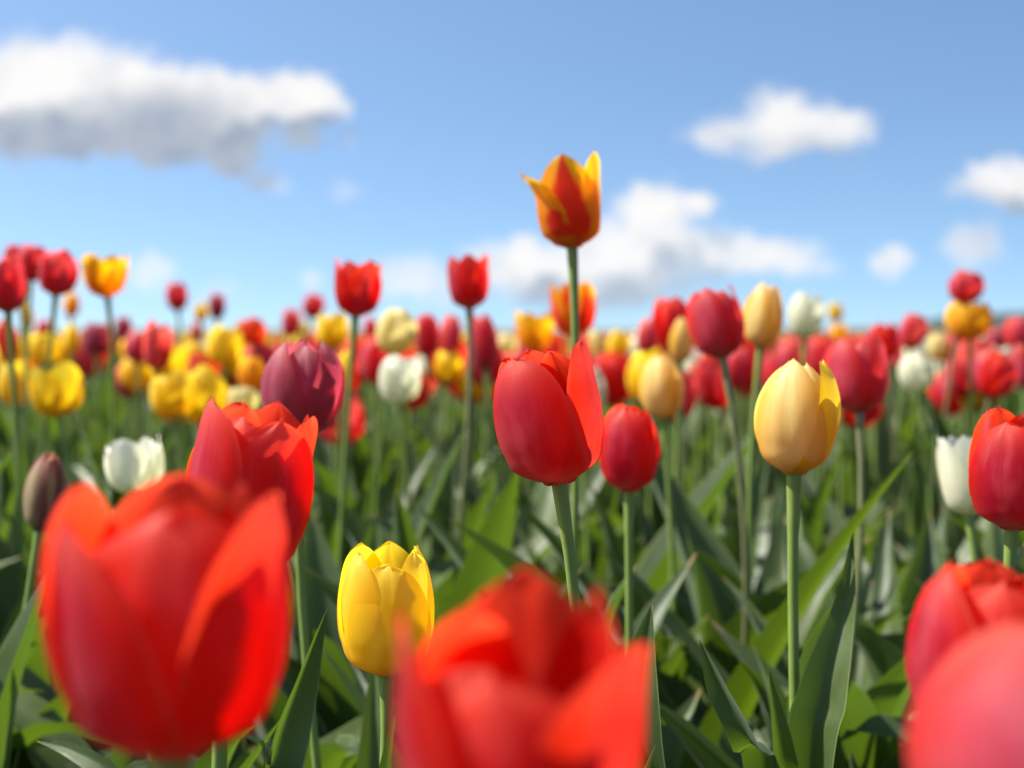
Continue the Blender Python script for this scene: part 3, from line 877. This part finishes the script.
def far_tulip(x, y, hz, ck, cn, big=1.0):
    t = root('tulip', 'tiny blurred %s tulip in the far rows near the horizon' % cn, 'tulip', (x, y, 0), 'far %s tulips near the horizon' % cn)
    hh = rng.uniform(.053, .066) * big
    hd = link('flower_head', far_heads[rng.choice(('cup', 'closed', 'upright'))], t, M[ck])
    hd.location = (0, 0, hz - hh)
    hd.rotation_euler = (rng.uniform(-.28, .28), rng.uniform(-.28, .28), rng.uniform(0, 6))
    ws = hh * rng.uniform(.9, 1.1)
    hd.scale = (ws, ws, hh)
    s = link('stem', far_stem, t)
    s.scale = (1, 1, hz - hh)
    l = link('leaf', far_leaf, t)
    l.scale = (.3, .3, .3)
    l.rotation_euler.z = rng.uniform(0, 6)
    return t


for i in range(62):
    D = 1.9 + 1.1 * rng.random()
    px = 25 + (i * 617) % 990 + rng.uniform(-12, 12)
    if rng.random() < .25:
        px = rng.uniform(400, 1010)
    wgt = [3.0 if px < 280 else 1.0, 2.4, 2.0 if px > 280 else .8, 2.2, 1.0 if px > 350 else .2, 1.0 if px < 200 else .2, .8]
    ck, cn = rng.choices(far_cols, wgt)[0]
    t = far_tulip((px - 512) / FPX * D, D, CAM_H - rng.uniform(.0, .075), ck, cn, 1.3)
    t['label'] = 'small blurred %s tulip crowded into the band just below the horizon' % cn
    t['group'] = 'small %s tulips in the crowded middle band' % cn
for i in range(150):
    D = 2.3 + 4.2 * (i / 150) ** 1.1
    px = 20 + (i * 389) % 1000 + rng.uniform(-15, 15)
    x = (px - 512) / FPX * D
    # drifts of colour: yellow on the left, reds in the middle and on the right
    wgt = [3.2 if px < 280 else 1.2, 2.0, 1.6 if px > 280 else .8, 1.4, 1.0 if px > 350 else .2, 1.3 if px < 200 else .3, 1.0]
    ck, cn = rng.choices(far_cols, wgt)[0]
    far_tulip(x, D, CAM_H + rng.uniform(-.035, .018) - .004 * D, ck, cn)

# ------------------------------------------------------------------ stuff: leaf canopy of the bed, then the far bed
nr = np.random.RandomState(5)


def scatter(n, y0, y1, margin, power=1.0):
    y = y0 + (y1 - y0) * nr.rand(n) ** power
    hw = y * .40 + margin
    x = (nr.rand(n) * 2 - 1) * hw
    return x, y


def foliage(name, n, y0, y1, margin, hmin, hmax, mat, label, power=1.0, nu=5, nv=9, wmul=1.0, bias=0.0):
    x, y = scatter(n, y0, y1, margin, power)
    if bias:
        keep = nr.rand(n) < np.clip(.5 - bias * x / (y * .4), .12, 1)
        x, y = x[keep], y[keep]
        n = len(x)
    # plants in clumps: several leaves from one foot
    x = np.round(x / .075) * .075 + nr.uniform(-.016, .016, n)
    y = np.round(y / .085) * .085 + nr.uniform(-.016, .016, n)
    hgt = nr.uniform(hmin, hmax, n) if hmax < .37 or y0 > 3 else nr.uniform(.50, 1.0, n) ** .8 * np.interp(y, [.9, 1.15, 1.5, 3.4], [.41, .45, .465, .475])
    P, F, UV = leaf_batch(np.stack([x, y, np.zeros(n)], 1), nr.rand(n) * 6.283, hgt, nr.uniform(.026, .050, n) * wmul, nr.uniform(.03, .21, n), nr.uniform(.3, 1.1, n),
                          nr.uniform(0, .52, n) * (1 if hmax < .45 else .5), nr.uniform(-1.2, 1.2, n), nu, nv)
    o = link(name, mesh_from(name, P, F, UV, [mat]))
    o['kind'] = 'stuff'
    o['label'] = label
    o['category'] = 'foliage'
    return o


foliage('foliage', 900, .95, 3.4, .35, .27, .44, LEAF, 'dense grey-green tulip leaves filling the bed under the flowers', 1.35, wmul=2.0)
foliage('foliage', 760, .95, 3.4, .35, .24, .43, LEAF_LIME, 'fresh yellow-green tulip leaves mixed into the bed', 1.35, wmul=1.8, bias=.45)
foliage('foliage', 210, .55, .95, .35, .20, .36, LEAF, 'broad grey-green tulip leaves around the sharp tulips', 1, wmul=1.5)
foliage('foliage', 90, .55, .95, .35, .18, .34, LEAF_LIME, 'broad fresh green tulip leaves around the sharp tulips', 1, wmul=1.4)
foliage('foliage', 260, .12, .55, .30, .10, .30, LEAF, 'low tulip leaves close to the viewer under the big red blooms', 1)
foliage('foliage', 2600, 3.2, 9, .4, .32, .46, LEAF, 'leaves of the far tulip rows', 1, 3, 5, 1.2)
foliage('foliage', 3500, 9, 40, 1, .30, .45, LEAF, 'leaves of the farthest tulip rows at the horizon', 1.3, 3, 4, 2.5)


def far_bed(ck, n, label, xr):
    P0, F0, U0 = [], [], []
    P, F, UV = [], [], []
    for s in SHAPES['closed'][0]:
        p, f, uvv = petal_grid(**dict(s, nu=5, nv=6))
        F0.append(f + sum(len(q) for q in P0)); P0.append(p); U0.append(uvv)
    P0, F0, U0 = np.concatenate(P0), np.concatenate(F0), np.concatenate(U0)
    x_, y_ = scatter(n, 6.5, 45, 1, 1.3)
    for i in range(n):
        s = nr.uniform(.055, .07)
        z = CAM_H - nr.uniform(.02, .09)
        P.append(P0 * [s, s, s] + [x_[i], y_[i], z - s]); F.append(F0 + i * len(P0)); UV.append(U0)
    o = link('flower_rows', mesh_from('flower_rows', np.concatenate(P), np.concatenate(F), np.concatenate(UV), [M[ck]]))
    o['kind'], o['label'], o['category'] = 'stuff', label, 'flowers'


far_bed('yellow', 420, 'haze of far yellow tulips merging at the horizon', 1)
far_bed('red', 420, 'haze of far red tulips merging at the horizon', 1)
far_bed('pink', 300, 'haze of far pink tulips merging at the horizon', 1)
far_bed('purple', 160, 'haze of far purple tulips merging at the horizon', 1)

# ------------------------------------------------------------------ ground and hill
gx = np.array([-6000, -600, -60, -8, 8, 60, 600, 6000.])
gy = np.array([-600, -60, -4, 8, 40, 200, 1500, 12000.])
GY, GX = np.meshgrid(gy, gx, indexing='ij')
o = link('ground', mesh_from('ground', np.stack([GX, GY, GX * 0], -1).reshape(-1, 3), grid_faces(8, 8), None, [SOIL], False))
o['kind'] = 'structure'
nx, ny = 120, 14
hx = np.linspace(120, 900, nx)
hy = np.linspace(700, 1100, ny)
HY, HX = np.meshgrid(hy, hx, indexing='ij')
ridge = 1.5 * sstep(HX, 200, 270) + 11 * sstep(HX, 262, 325) + 12 * sstep(HX, 325, 560)
ridge += 1.0 * np.sin(HX * .09) + .7 * np.sin(HX * .31 + 1) + .5 * np.sin(HX * .77)
HZ = ridge * np.sin(np.pi * np.clip((HY - 700) / 400, 0, 1)) ** .6 * (1 + .12 * np.sin(HX * .05 + HY * .03)) - .5
o = link('hills', mesh_from('hills', np.stack([HX, HY, HZ], -1).reshape(-1, 3), grid_faces(nx, ny), None, [HILL]))
o['kind'] = 'structure'
